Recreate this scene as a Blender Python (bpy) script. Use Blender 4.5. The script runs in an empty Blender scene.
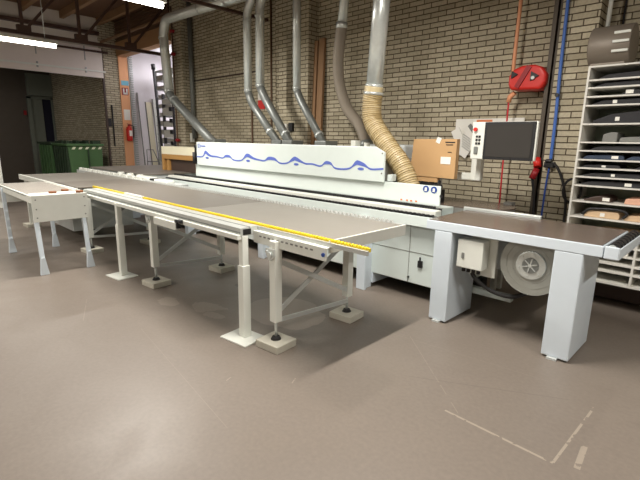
import bpy, math, random
from mathutils import Vector, Matrix
random.seed(7)
scn = bpy.context.scene
col = scn.collection
PI = math.pi

# ------------------------------------------------------------------ materials
def lin(c):
    c = c / 255.0
    return c / 12.92 if c <= 0.04045 else ((c + 0.055) / 1.055) ** 2.4
def rgb(r, g, b): return (lin(r), lin(g), lin(b), 1.0)
def new_mat(name):
    m = bpy.data.materials.new(name); m.use_nodes = True
    nt = m.node_tree; b = nt.nodes['Principled BSDF']
    return m, nt, b
def N(nt, kind, **kw):
    n = nt.nodes.new(kind)
    for k, v in kw.items():
        if k in n.inputs: n.inputs[k].default_value = v
        else: setattr(n, k, v)
    return n
def math_(nt, op, a, b=None, c=None):
    n = nt.nodes.new('ShaderNodeMath'); n.operation = op
    for i, v in enumerate((a, b, c)):
        if v is None: continue
        if isinstance(v, (int, float)): n.inputs[i].default_value = v
        else: nt.links.new(v, n.inputs[i])
    return n.outputs[0]
def mixc(nt, fac, a, b):
    n = nt.nodes.new('ShaderNodeMix'); n.data_type = 'RGBA'
    for idx, v in ((0, fac), (6, a), (7, b)):
        if hasattr(v, 'links') or hasattr(v, 'is_linked'): nt.links.new(v, n.inputs[idx])
        else: n.inputs[idx].default_value = v
    return n.outputs[2]
def plain(name, c, rough=.5, metal=0, var=.08, scale=9, spec=.5, bump=0, bscale=60, alpha=None, coat=0):
    """a paint / plastic / metal with slight procedural unevenness"""
    m, nt, b = new_mat(name)
    tc = N(nt, 'ShaderNodeTexCoord')
    no = N(nt, 'ShaderNodeTexNoise', Scale=scale, Detail=4.0)
    nt.links.new(tc.outputs['Object'], no.inputs['Vector'])
    d = (c[0]*(1-var*1.6), c[1]*(1-var*1.7), c[2]*(1-var*1.9), 1)
    l = (min(1, c[0]*(1+var*.5)), min(1, c[1]*(1+var*.5)), min(1, c[2]*(1+var*.5)), 1)
    nt.links.new(mixc(nt, no.outputs['Fac'], d, l), b.inputs['Base Color'])
    b.inputs['Roughness'].default_value = rough; b.inputs['Metallic'].default_value = metal
    b.inputs['Specular IOR Level'].default_value = spec
    if coat: b.inputs['Coat Weight'].default_value = coat
    if bump:
        n2 = N(nt, 'ShaderNodeTexNoise', Scale=bscale, Detail=3.0)
        nt.links.new(tc.outputs['Object'], n2.inputs['Vector'])
        bp = N(nt, 'ShaderNodeBump', Strength=bump, Distance=.01)
        nt.links.new(n2.outputs['Fac'], bp.inputs['Height']); nt.links.new(bp.outputs['Normal'], b.inputs['Normal'])
    if alpha is not None: b.inputs['Alpha'].default_value = alpha
    return m
def emit(name, c, s):
    m, nt, b = new_mat(name)
    b.inputs['Base Color'].default_value = c
    b.inputs['Emission Color'].default_value = c; b.inputs['Emission Strength'].default_value = s
    return m
def brick_mat(name, c1, c2, mortar, width=.225, row=.0625):
    m, nt, b = new_mat(name)
    g = N(nt, 'ShaderNodeNewGeometry')
    sn = N(nt, 'ShaderNodeSeparateXYZ'); nt.links.new(g.outputs['True Normal'], sn.inputs[0])
    sp = N(nt, 'ShaderNodeSeparateXYZ'); nt.links.new(g.outputs['Position'], sp.inputs[0])
    ax = math_(nt, 'ABSOLUTE', sn.outputs[0]); isx = math_(nt, 'GREATER_THAN', ax, .5)
    u = math_(nt, 'ADD', math_(nt, 'MULTIPLY', sp.outputs[1], isx), math_(nt, 'MULTIPLY', sp.outputs[0], math_(nt, 'SUBTRACT', 1.0, isx)))
    cb = N(nt, 'ShaderNodeCombineXYZ'); nt.links.new(math_(nt, 'ADD', u, 40.04), cb.inputs[0]); nt.links.new(math_(nt, 'ADD', sp.outputs[2], 5.0), cb.inputs[1])
    nw = N(nt, 'ShaderNodeTexNoise', Scale=7.0, Detail=3.0); nt.links.new(g.outputs['Position'], nw.inputs['Vector'])
    wob = N(nt, 'ShaderNodeVectorMath', operation='MULTIPLY_ADD'); nt.links.new(nw.outputs['Color'], wob.inputs[0])
    wob.inputs[1].default_value = (.006, .006, 0); nt.links.new(cb.outputs[0], wob.inputs[2])
    br = N(nt, 'ShaderNodeTexBrick', Scale=1.0)
    nt.links.new(wob.outputs[0], br.inputs['Vector'])
    br.inputs['Color1'].default_value = c1; br.inputs['Color2'].default_value = c2; br.inputs['Mortar'].default_value = mortar
    br.inputs['Mortar Size'].default_value = .0062; br.inputs['Mortar Smooth'].default_value = .25
    br.inputs['Brick Width'].default_value = width; br.inputs['Row Height'].default_value = row; br.inputs['Bias'].default_value = 0
    br.offset = .5; br.offset_frequency = 2
    n2 = N(nt, 'ShaderNodeTexNoise', Scale=45.0, Detail=5.0); nt.links.new(g.outputs['Position'], n2.inputs['Vector'])
    hs = N(nt, 'ShaderNodeHueSaturation'); nt.links.new(br.outputs['Color'], hs.inputs['Color'])
    nt.links.new(math_(nt, 'MULTIPLY_ADD', n2.outputs['Fac'], .5, .75), hs.inputs['Value'])
    nt.links.new(hs.outputs[0], b.inputs['Base Color'])
    b.inputs['Roughness'].default_value = .9; b.inputs['Specular IOR Level'].default_value = .25
    bp = N(nt, 'ShaderNodeBump', Strength=.7, Distance=.012); bp.invert = True
    h = math_(nt, 'ADD', br.outputs['Fac'], math_(nt, 'MULTIPLY', n2.outputs['Fac'], -.25))
    nt.links.new(h, bp.inputs['Height']); nt.links.new(bp.outputs['Normal'], b.inputs['Normal'])
    return m
def wood_mat(name, c, c2, scale=6, axis=2, rough=.6):
    m, nt, b = new_mat(name)
    tc = N(nt, 'ShaderNodeTexCoord'); mp = N(nt, 'ShaderNodeMapping')
    s = [scale*4]*3; s[axis] = scale*.25; mp.inputs['Scale'].default_value = s
    nt.links.new(tc.outputs['Object'], mp.inputs['Vector'])
    no = N(nt, 'ShaderNodeTexNoise', Scale=1.0, Detail=6.0, Distortion=.6); nt.links.new(mp.outputs[0], no.inputs['Vector'])
    nt.links.new(mixc(nt, no.outputs['Fac'], c2, c), b.inputs['Base Color']); b.inputs['Roughness'].default_value = rough
    return m
def floor_mat():
    m, nt, b = new_mat('worn_floor_coating')
    g = N(nt, 'ShaderNodeNewGeometry'); P = g.outputs['Position']
    def noise(s, d=4.0, dist=0.0):
        n = N(nt, 'ShaderNodeTexNoise', Scale=s, Detail=d, Distortion=dist); nt.links.new(P, n.inputs['Vector']); return n.outputs['Fac']
    big, mid, fine = noise(.45), noise(2.3, 6.0, .8), noise(38.0, 5.0)
    base = mixc(nt, big, rgb(113, 104, 95), rgb(129, 119, 109))
    base = mixc(nt, math_(nt, 'MULTIPLY', mid, .5), base, rgb(102, 91, 84))
    base = mixc(nt, math_(nt, 'MULTIPLY', fine, .16), base, rgb(196, 182, 168))
    sp = N(nt, 'ShaderNodeSeparateXYZ'); nt.links.new(P, sp.inputs[0]); X, Y = sp.outputs[0], sp.outputs[1]
    brk = math_(nt, 'GREATER_THAN', noise(14.0, 5.0), .42)
    def seg(x0, y0, x1, y1, w, k, c, broken=True):
        nonlocal base
        L = math.hypot(x1-x0, y1-y0); ux, uy = (x1-x0)/L, (y1-y0)/L
        dx = math_(nt, 'SUBTRACT', X, x0); dy = math_(nt, 'SUBTRACT', Y, y0)
        t = math_(nt, 'ADD', math_(nt, 'MULTIPLY', dx, ux), math_(nt, 'MULTIPLY', dy, uy))
        s = math_(nt, 'ABSOLUTE', math_(nt, 'SUBTRACT', math_(nt, 'MULTIPLY', dx, -uy), math_(nt, 'MULTIPLY', dy, -ux)))
        a = math_(nt, 'LESS_THAN', s, w/2)
        a = math_(nt, 'MULTIPLY', a, math_(nt, 'GREATER_THAN', t, 0.0)); a = math_(nt, 'MULTIPLY', a, math_(nt, 'LESS_THAN', t, L))
        if broken: a = math_(nt, 'MULTIPLY', a, brk)
        base = mixc(nt, math_(nt, 'MULTIPLY', a, k), base, c)
    tape = rgb(178, 166, 150)
    seg(-.82-.30, 2.25+.02, -.50, 2.255, .016, .6, tape); seg(-.50, 2.26, -.48, 2.97, .014, .55, tape)
    seg(-.42, 2.52, -.40, 2.30, .03, .45, tape)
    seg(-4.6, 1.36, -4.05, 1.15, .008, .22, tape); seg(-3.55, 1.45, -1.9, 1.22, .004, .18, tape, False)
    seg(-1.9, 3.05, -1.05, 2.30, .006, .22, tape); seg(-2.4, 2.9, -.75, 3.1, .005, .15, tape, False)
    seg(-2.03, 1.86, -2.0, 1.80, .008, .5, tape); seg(-2.35, 1.55, -2.33, 1.50, .008, .4, tape)
    seg(-1.5, 2.45, -.62, 2.95, .008, .25, rgb(84, 74, 68), False)
    def blob(cx, cy, rx, ry, k, c, n=.5):
        nonlocal base
        dx = math_(nt, 'MULTIPLY', math_(nt, 'SUBTRACT', X, cx), 1/rx); dy = math_(nt, 'MULTIPLY', math_(nt, 'SUBTRACT', Y, cy), 1/ry)
        r = math_(nt, 'SQRT', math_(nt, 'ADD', math_(nt, 'MULTIPLY', dx, dx), math_(nt, 'MULTIPLY', dy, dy)))
        r = math_(nt, 'ADD', r, math_(nt, 'MULTIPLY', math_(nt, 'SUBTRACT', mid, .5), n*4))
        a = math_(nt, 'LESS_THAN', r, 1.0)
        base = mixc(nt, math_(nt, 'MULTIPLY', a, k), base, c)
    blob(-3.0, 2.60, .42, .34, .32, rgb(178, 164, 150), .12)
    blob(-3.62, 2.10, .26, .11, .22, rgb(188, 175, 160), 1.2)
    blob(-3.86, 1.90, .20, .10, .22, rgb(188, 175, 160), 1.2)
    blob(-3.9, 2.75, .10, .06, .5, rgb(84, 72, 66), .1)
    nt.links.new(base, b.inputs['Base Color'])
    nt.links.new(math_(nt, 'MULTIPLY_ADD', mid, .22, .30), b.inputs['Roughness'])
    b.inputs['Specular IOR Level'].default_value = .45
    bp = N(nt, 'ShaderNodeBump', Strength=.12, Distance=.004); nt.links.new(fine, bp.inputs['Height']); nt.links.new(bp.outputs['Normal'], b.inputs['Normal'])
    return m

M = {}
M['floor'] = floor_mat()
M['brick'] = brick_mat('yellow_grey_brick', rgb(196, 186, 162), rgb(170, 160, 137), rgb(88, 77, 62))
M['white'] = plain('greenish_white_machine_paint', rgb(218, 228, 224), .38, var=.03)
M['cream'] = plain('cream_white_steel_paint', rgb(226, 228, 220), .42, var=.05)
M['grey_paint'] = plain('light_grey_paint', rgb(190, 194, 192), .45, var=.04)
M['bluewhite'] = plain('cool_white_panel_paint', rgb(212, 222, 230), .38, var=.03)
M['alu'] = plain('brushed_aluminium', rgb(200, 203, 200), .36, metal=.3, var=.08)
M['zinc'] = plain('galvanised_steel', rgb(222, 228, 226), .27, metal=.5, var=.12, scale=18)
M['zinc_dull'] = plain('dull_galvanised_steel', rgb(134, 138, 136), .42, metal=.4, var=.15, scale=18)
M['top'] = plain('grey_brown_table_laminate', rgb(134, 129, 121), .42, var=.06, scale=5)
M['top_light'] = plain('light_grey_brown_laminate', rgb(150, 143, 134), .42, var=.06, scale=5)
M['top_dark'] = plain('darker_brown_table_laminate', rgb(115, 109, 101), .42, var=.06, scale=5)
M['top_rt'] = plain('dark_brown_speckled_laminate', rgb(112, 99, 91), .26, var=.3, scale=160)
M['yellow'] = plain('yellow_plastic', rgb(240, 210, 30), .45, var=.04)
M['black'] = plain('black_plastic', rgb(26, 26, 28), .45, var=.1)
M['rubber'] = plain('black_rubber', rgb(38, 36, 36), .75, var=.1)
M['screen'] = plain('dark_screen_glass', rgb(58, 56, 54), .16, var=.03)
M['blue'] = plain('blue_graphic_paint', rgb(92, 112, 196), .5, var=.05)
M['blue_sign'] = plain('blue_sign_print', rgb(30, 70, 150), .5, var=.03)
M['blue_hose'] = plain('blue_rubber_hose', rgb(66, 108, 186), .5, var=.1)
M['red'] = plain('red_plastic', rgb(214, 44, 36), .38, var=.06)
M['red_dark'] = plain('dark_red_paint', rgb(150, 22, 30), .4, var=.08)
M['orange_hose'] = plain('pale_orange_hose', rgb(230, 160, 118), .55, var=.08)
M['red_hose'] = plain('red_rubber_hose', rgb(206, 40, 52), .5, var=.06)
M['card'] = plain('brown_cardboard', rgb(196, 158, 112), .8, var=.07, scale=4)
M['paper'] = plain('white_paper', rgb(238, 236, 228), .8, var=.03)
M['paper_tint'] = plain('printed_paper', rgb(206, 205, 200), .8, var=.12, scale=30)
M['print'] = plain('black_print', rgb(44, 40, 38), .7, var=.03)
M['orange'] = plain('orange_print', rgb(226, 130, 80), .7, var=.04)
M['orange_wall'] = plain('orange_painted_panel', rgb(236, 174, 128), .7, var=.04)
M['wood'] = wood_mat('oak_wood', rgb(190, 146, 84), rgb(160, 116, 60), 4, 0)
M['plank'] = wood_mat('brown_timber', rgb(160, 124, 88), rgb(128, 96, 66), 4, 2)
M['cream_board'] = plain('cream_laminated_board', rgb(238, 232, 204), .5, var=.02)
M['dark_brown'] = plain('dark_brown_board', rgb(72, 56, 48), .5, var=.08)
M['puck'] = plain('rust_brown_wood', rgb(138, 86, 52), .6, var=.12, scale=30)
M['hose_beige'] = plain('yellowed_translucent_pvc', rgb(204, 187, 148), .4, var=.08, coat=.2)
M['hose_grey'] = plain('grey_textile_hose', rgb(136, 126, 112), .65, var=.08)
M['green'] = plain('green_container_plastic', rgb(70, 104, 62), .5, var=.1)
M['green_dark'] = plain('dark_green_plastic', rgb(36, 56, 34), .55, var=.1)
M['hazard'] = plain('reflective_white_stripe', rgb(226, 228, 200), .4, var=.03)
M['rust'] = plain('rust_red_pipe_paint', rgb(108, 82, 62), .6, var=.15)
M['truss'] = plain('dark_brown_steel_paint', rgb(74, 50, 40), .55, var=.08)
M['roof'] = plain('brown_roof_deck', rgb(112, 84, 62), .8, var=.1, scale=3)
M['purlin'] = plain('tan_timber_purlin', rgb(150, 118, 84), .7, var=.1)
M['fascia'] = plain('tan_fascia_board', rgb(176, 136, 96), .7, var=.05)
M['plaster'] = plain('offwhite_plaster', rgb(206, 198, 186), .85, var=.04)
M['door_white'] = plain('white_door_panel', rgb(226, 216, 208), .5, var=.03)
M['room_white'] = plain('bright_white_wall', rgb(236, 232, 236), .8, var=.02)
M['hall_grey'] = plain('light_hall_wall', rgb(190, 182, 170), .9, var=.04)
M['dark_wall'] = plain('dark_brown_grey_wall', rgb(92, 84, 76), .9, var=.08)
M['grey_green'] = plain('grey_green_door_paint', rgb(120, 126, 116), .6, var=.06)
M['navy'] = plain('dark_blue_doorway', rgb(22, 22, 44), .8, var=.1)  # darkness of the far doorway as a flat colour
M['block'] = plain('pale_concrete', rgb(196, 192, 178), .85, var=.08, scale=20, bump=.2)
M['drum'] = plain('warm_grey_sheet_metal', rgb(134, 124, 112), .5, metal=.2, var=.04)
M['shelf'] = plain('white_shelf_laminate', rgb(226, 224, 216), .5, var=.03)
M['shelf_back'] = plain('pale_green_grey_back', rgb(156, 166, 150), .7, var=.05)
M['bag'] = plain('black_tool_roll_fabric', rgb(44, 44, 48), .7, var=.2, scale=20)
M['bag_blue'] = plain('dark_blue_tool_roll_fabric', rgb(50, 64, 86), .7, var=.2, scale=20)
M['steelgrey'] = plain('mid_grey_plastic', rgb(128, 128, 124), .5, var=.1)
M['beige'] = plain('pale_beech_block', rgb(214, 184, 148), .6, var=.06)
M['pink'] = plain('peach_card_box', rgb(224, 176, 150), .7, var=.05)
M['hose_rib'] = plain('ochre_hose_helix', rgb(176, 152, 104), .5, var=.06)
M['channel'] = plain('dark_taupe_channel', rgb(84, 74, 62), .6)
M['sign_blue'] = plain('pale_blue_sign', rgb(120, 190, 214), .6, var=.03)
M['film'] = plain('grey_coiled_edge_tape', rgb(156, 157, 150), .28, var=.16, scale=9, coat=.3)
M['tube'] = emit('lit_fluorescent_tube', (1.0, .94, .84, 1), 14)

# ------------------------------------------------------------------ mesh builder
class MB:
    def __init__(s): s.v = []; s.f = []; s.s = []
    def add(s, vs, fs, smooth=False):
        o = len(s.v); s.v += [Vector(p) for p in vs]
        for f in fs: s.f.append([i+o for i in f]); s.s.append(smooth)
        return s
    def box(s, x0, x1, y0, y1, z0, z1):
        vs = [(x, y, z) for x in (x0, x1) for y in (y0, y1) for z in (z0, z1)]
        return s.add(vs, [(0,1,3,2),(4,6,7,5),(0,4,5,1),(2,3,7,6),(0,2,6,4),(1,5,7,3)])
    def obox(s, c, size, rot=None):
        R = rot or Matrix.Identity(3); c = Vector(c); a, b, d = [k/2 for k in size]
        vs = [c + R @ Vector((x*a, y*b, z*d)) for x in (-1,1) for y in (-1,1) for z in (-1,1)]
        return s.add(vs, [(0,1,3,2),(4,6,7,5),(0,4,5,1),(2,3,7,6),(0,2,6,4),(1,5,7,3)])
    def bar(s, p, q, w, h):
        """rectangular bar p->q; w across, h in the other direction (mostly up)"""
        p, q = Vector(p), Vector(q); d = (q-p).normalized()
        up = Vector((0,0,1)) if abs(d.z) < .9 else Vector((1,0,0))
        a = d.cross(up).normalized(); b = a.cross(d).normalized()
        vs = [e + a*sx*w/2 + b*sz*h/2 for e in (p, q) for sx in (-1,1) for sz in (-1,1)]
        return s.add(vs, [(0,1,3,2),(4,6,7,5),(0,4,5,1),(2,3,7,6),(0,2,6,4),(1,5,7,3)])
    def cyl(s, p, q, r, n=16, r2=None):
        return s.tube([p, q], r, n, radii=[r, r if r2 is None else r2])
    def tube(s, pts, r, n=12, radii=None, cap=True):
        pts = [Vector(p) for p in pts]; k = len(pts)
        rings = []; prev = None
        for i, p in enumerate(pts):
            if i == 0: t = pts[1]-pts[0]
            elif i == k-1: t = pts[-1]-pts[-2]
            else: t = (pts[i+1]-p).normalized() + (p-pts[i-1]).normalized()
            t.normalize()
            if prev is None:
                u = t.cross(Vector((0,0,1)) if abs(t.z) < .95 else Vector((0,1,0))).normalized()
            else:
                u = (prev - t*prev.dot(t)).normalized()
            prev = u; w = t.cross(u)
            rr = radii[i] if radii else r
            rings.append([p + (u*math.cos(2*PI*j/n) + w*math.sin(2*PI*j/n))*rr for j in range(n)])
        o = len(s.v)
        for ring in rings: s.v += ring
        for i in range(k-1):
            for j in range(n):
                a = o+i*n+j; b = o+i*n+(j+1) % n
                s.f.append([a, b, b+n, a+n]); s.s.append(True)
        if cap:
            s.f.append([o+j for j in range(n)][::-1]); s.s.append(False)
            s.f.append([o+(k-1)*n+j for j in range(n)]); s.s.append(False)
        return s
    def prism(s, poly, axis, a, b, smooth=False):
        """poly: list of 2D points; axis 'x' -> (y,z), 'y' -> (x,z), 'z' -> (x,y)"""
        def P(u, v, w):
            return {'x': (w, u, v), 'y': (u, w, v), 'z': (u, v, w)}[axis]
        n = len(poly)
        vs = [P(u, v, a) for u, v in poly] + [P(u, v, b) for u, v in poly]
        s.add(vs, [list(range(n))[::-1], list(range(n, 2*n))])
        o = len(s.v) - 2*n
        for i in range(n):
            j = (i+1) % n
            s.f.append([o+i, o+j, o+n+j, o+n+i]); s.s.append(smooth)
        return s
    def build(s, name, m, parent=None, bev=0, seg=2, org=None):
        off = Vector((0,0,0)); p = parent
        while p is not None: off += p.location; p = p.parent
        if org: off = Vector(org)
        me = bpy.data.meshes.new(name)
        me.from_pydata([tuple(v-off) for v in s.v], [], s.f); me.update()
        import bmesh
        bm = bmesh.new(); bm.from_mesh(me); bmesh.ops.recalc_face_normals(bm, faces=bm.faces); bm.to_mesh(me); bm.free()
        for pl, sm in zip(me.polygons, s.s): pl.use_smooth = sm
        o = bpy.data.objects.new(name, me); col.objects.link(o)
        me.materials.append(M[m])
        if org: o.location = org
        if parent: o.parent = parent
        if bev:
            md = o.modifiers.new('Bevel', 'BEVEL'); md.width = bev; md.segments = seg; md.limit_method = 'ANGLE'; md.angle_limit = math.radians(40)
        return o
def spline(pts, sub=6):
    P = [Vector(p) for p in pts]; out = []
    for i in range(len(P)-1):
        p0 = P[max(i-1, 0)]; p1 = P[i]; p2 = P[i+1]; p3 = P[min(i+2, len(P)-1)]
        for k in range(sub):
            t = k/sub
            out.append(.5*((2*p1)+(p2-p0)*t+(2*p0-5*p1+4*p2-p3)*t*t+(3*p1-p0-3*p2+p3)*t**3))
    out.append(P[-1]); return out
def bend(pts, r=.1, sub=4):
    """polyline with rounded corners"""
    P = [Vector(p) for p in pts]; out = [P[0]]
    for i in range(1, len(P)-1):
        a = (P[i-1]-P[i]); b = (P[i+1]-P[i]); d = min(r, a.length*.45, b.length*.45)
        s = P[i]+a.normalized()*d; e = P[i]+b.normalized()*d
        for k in range(sub+1):
            t = k/sub; out.append(s*(1-t)**2+P[i]*2*t*(1-t)+e*t*t)
    out.append(P[-1]); return out
def tag(o, label=None, cat=None, group=None, kind=None):
    if label: o['label'] = label
    if cat: o['category'] = cat
    if group: o['group'] = group
    if kind: o['kind'] = kind
    return o
def thing(name, label, cat, loc=(0,0,0), group=None):
    o = bpy.data.objects.new(name, None); col.objects.link(o); o.location = loc; o.empty_display_size = .1
    return tag(o, label, cat, group)
def struct(name, mb, m, parent=None, **k):
    o = mb.build(name, m, parent, **k)
    if parent is None: o['kind'] = 'structure'
    return o
def copy_tree(o, loc, label=None):
    c = o.copy(); col.objects.link(c); c.location = loc
    if label: c['label'] = label
    for ch in list(o.children):
        d = ch.copy(); col.objects.link(d); d.parent = c
        for g in list(ch.children):
            e = g.copy(); col.objects.link(e); e.parent = d
    return c
B = lambda *a: MB().box(*a)

# ------------------------------------------------------------------ the building
CZ = 4.75
struct('floor', B(-22, 6, -5.5, 9.2, -.15, 0), 'floor')
w = MB()
w.box(-10.3, 6, 5.45, 5.7, 0, CZ)
struct('wall_back', w, 'brick')
# brick pillars of the long wall
struct('trim_1', B(-9.87, -9.42, 5.21, 5.45, 0, CZ), 'brick')
struct('trim_2', B(-6.25, -5.44, 5.23, 5.45, 0, CZ), 'brick')
struct('trim_3', B(-1.665, -1.32, 5.15, 5.45, 0, CZ), 'brick')
# boards over the passage
struct('trim_4', B(-13.5, -10.35, 5.42, 5.66, 3.84, 4.2), 'fascia')
c = MB()
for i in range(9):
    z = 4.2+i*.061; c.prism([(5.66, z), (5.46, z), (5.42, z+.018), (5.42, z+.04), (5.46, z+.061), (5.66, z+.061)], 'x', -13.5, -10.35)
struct('trim_5', c, 'roof')
# left wall with the big raised door
w = MB(); w.box(-13.72, -13.5, -5.5, -.9, 0, CZ); w.box(-13.72, -13.5, -.9, 4.95, 3.98, CZ)
struct('wall_left', w, 'plaster')
struct('trim_6', B(-13.72, -13.5, 4.95, 5.45, 0, CZ), 'brick')
d = thing('door_1', None, None, (-13.5, 2, 3.2)); d['kind'] = 'structure'
for k, (z0, z1) in enumerate(((3.2, 3.36), (3.37, 3.98))):
    B(-13.47, -13.42, -.95, 5.0, z0, z1).build('door_panel', 'door_white', d, bev=.006)
h = MB()
for y in (.6, 2.0, 3.4, 4.55):
    h.box(-13.42, -13.4, y-.02, y+.02, 3.3, 3.44); h.box(-13.42, -13.405, y-.012, y+.012, 3.62, 3.98)
h.build('hinge', 'zinc', d)
B(-13.42, -13.38, -.95, 5.05, 3.345, 3.385).build('door_rail', 'cream', d)
B(-13.5, -13.44, 4.98, 5.03, 0, 3.98).build('door_track', 'dark_brown', d)
B(-13.48, -13.38, 3.0, 5.15, 3.85, 3.90).build('top_rail', 'truss', d)
struct('trim_11', B(-13.5, -13.35, -5.5, 4.95, 4.30, 4.38), 'truss')
# dark room behind the raised door
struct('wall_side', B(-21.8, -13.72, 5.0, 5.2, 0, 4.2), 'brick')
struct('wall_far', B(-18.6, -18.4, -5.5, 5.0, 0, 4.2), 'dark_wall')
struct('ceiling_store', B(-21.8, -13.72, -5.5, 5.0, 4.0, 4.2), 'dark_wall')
g = thing('door_2', None, None, (-18.35, 4.6, 0)); g['kind'] = 'structure'
f = MB(); f.box(-18.4, -18.3, 4.20, 4.32, 0, 2.93); f.box(-18.4, -18.3, 4.93, 4.99, 0, 2.93); f.box(-18.4, -18.3, 4.20, 4.99, 2.86, 2.95)
f.build('door_frame', 'grey_green', g)
B(-18.38, -18.34, 4.32, 4.66, 0, 2.86).build('door_leaf', 'grey_green', g)
B(-18.39, -18.36, 4.66, 4.93, 0, 2.86).build('dark_doorway', 'navy', g)  # flat sheet in the open doorway, its darkness put into the colour
struct('trim_7', B(-18.4, -18.2, 4.24, 4.99, 2.96, 3.68), 'grey_green')
# bright room behind the passage
struct('wall_passage', B(-13.72, -13.5, 5.45, 9.2, 0, 4.1), 'room_white')
struct('wall_end', B(-13.5, -7, 9.0, 9.2, 0, 4.1), 'room_white')
struct('wall_right_room', B(-9.6, -9.4, 5.7, 9.0, 0, 4.1), 'room_white')
struct('ceiling_room', B(-13.5, -9.4, 5.7, 9.2, 4.0, 4.1), 'room_white')
struct('trim_8', B(-13.5, -13.47, 5.45, 5.71, 0, 3.9), 'orange_wall', bev=.004)
t = MB()
t.box(-13.5, -13.46, 5.73, 5.76, 0, 3.85)
for i in range(62): t.box(-13.5, -13.44, 5.76, 5.84, .03+i*.0625, .065+i*.0625)
struct('trim_9', t, 'grey_paint')
# other walls of the hall, behind and beside the camera
struct('wall_front', B(-13.72, 6, -5.7, -5.5, 0, CZ), 'hall_grey')
struct('wall_right', B(6, 6.2, -5.7, 5.7, 0, CZ), 'hall_grey')
struct('ceiling', B(-13.72, 6.2, -5.7, 5.7, CZ, CZ+.15), 'roof')
pl = MB()
for i, y in enumerate((5.0, 4.1, 3.2, 2.3, 1.4, .5, -.4, -1.3, -2.2, -3.1, -4.0)):
    pl.box(-13.5, 6, y-.05, y+.05, CZ-.17, CZ)
struct('trim_10', pl, 'purlin')

# roof trusses
def truss(x, label):
    t = thing('roof_truss', label, 'truss', (x, 0, 3.4), 'steel roof trusses')
    B(x-.04, x+.04, -5.5, 5.21, 3.40, 3.46).build('bottom_chord', 'truss', t)
    B(x-.05, x+.05, -5.5, 5.45, CZ-.28, CZ-.17).build('top_chord', 'truss', t)
    ys = [-4.45, -3.48, -2.5, -1.53, -.56, .41, 1.38, 2.35, 3.32, 4.30]
    for y in ys:
        MB().bar((x, y, 3.46), (x, y, CZ-.28), .05, .05).build('web_post', 'truss', t)
        MB().bar((x, y+.04, 3.48), (x, y+.86, CZ-.28), .045, .045).build('web_diagonal', 'truss', t)
        MB().box(x-.05, x+.05, y-.09, y+.13, 3.44, 3.56).build('gusset_plate', 'truss', t)
    return t
truss(-9.95, 'dark brown steel roof truss crossing at left in front of the raised white door')
tag(B(-6.77, -6.71, -5.5, 5.45, 3.68, 3.725).build('roof_beam', 'truss', org=(-6.74, 0, 3.7)), 'dark brown beam running to the brick wall beneath the long silver duct', 'beam')

# yellowish conduit under the roof
tag(MB().cyl((-13.4, 5.0, 4.14), (-6.2, 5.0, 4.14), .035, 10).build('conduit_pipe', 'purlin', org=(-10, 5.0, 4.14)), 'tan conduit pipe running under the roof above the passage', 'pipe')

# fluorescent fittings
def fitting(x, y0, y1, z, label):
    t = thing('fluorescent_light', label, 'light', (x, (y0+y1)/2, z), 'fluorescent ceiling lights')
    MB().prism([(x-.07, z+.02), (x+.07, z+.02), (x+.05, z+.08), (x-.05, z+.08)], 'y', y0, y1).build('light_housing', 'cream', t)
    MB().cyl((x, y0+.03, z-.012), (x, y1-.03, z-.012), .036, 14).build('light_tube', 'tube', t)
    for y in (y0+.2, y1-.2): MB().cyl((x, y, z+.08), (x, y, CZ-.02), .006, 6).build('hanger', 'zinc', t)
    return t
fitting(-9.78, .85, 2.85, 3.26, 'lit fluorescent tube light hanging before the raised white door, far left')
fitting(-5.90, 1.55, 3.05, 3.30, 'lit fluorescent tube light at the top edge left of the long silver duct')
for x, y in ((-5.9, -2.2), (-2.0, 2.3), (-2.0, -2.2), (1.6, 2.3), (1.6, -2.2), (-9.78, -2.2)):
    fitting(x, y-.75, y+.75, 3.3, 'lit fluorescent tube light hanging outside the view')

# ------------------------------------------------------------------ edge banding machine
ml = thing('edge_banding_machine', 'long greenish-white edge banding machine with a blue wave on its cover', 'machine', (-4.7, 4.2, 0))
m = MB(); m.box(-9.3, -1.98, 3.80, 4.75, .17, .80)
m.build('lower_body', 'white', ml, bev=.008)
B(-1.98, -1.40, 3.98, 4.6, .46, .80).build('end_housing', 'grey_paint', ml, bev=.008)
B(-1.98, -1.42, 3.98, 4.05, .17, .23).build('base_skirt', 'white', ml, bev=.004)
m = MB()
for x in (-8.9, -6.71, -4.7, -2.925):
    m = MB(); m.box(x-.058, x+.058, 3.64, 3.68, 0.0, .80); m.box(x-.03, x+.03, 3.68, 3.80, 0, .8); m.box(x-.05, x+.05, 3.80, 4.6, .05, .17)
    m.build('machine_foot', 'bluewhite', ml, bev=.005)
# seams, hatch latch
m = MB(); m.box(-9.3, -1.98, 3.796, 3.80, .50, .505); 
for x in (-6.0, -4.2, -2.42): m.box(x, x+.005, 3.796, 3.80, .17, .80)
m.build('panel_seam', 'steelgrey', ml)
m = MB(); m.box(-2.30, -2.25, 3.775, 3.80, .36, .43); m.cyl((-2.275, 3.78, .43), (-2.275, 3.78, .47), .01, 8); m.cyl((-2.41, 3.785, .23), (-2.41, 3.80, .23), .012, 10)
m.build('hatch_handle', 'black', ml, bev=.004)
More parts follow.
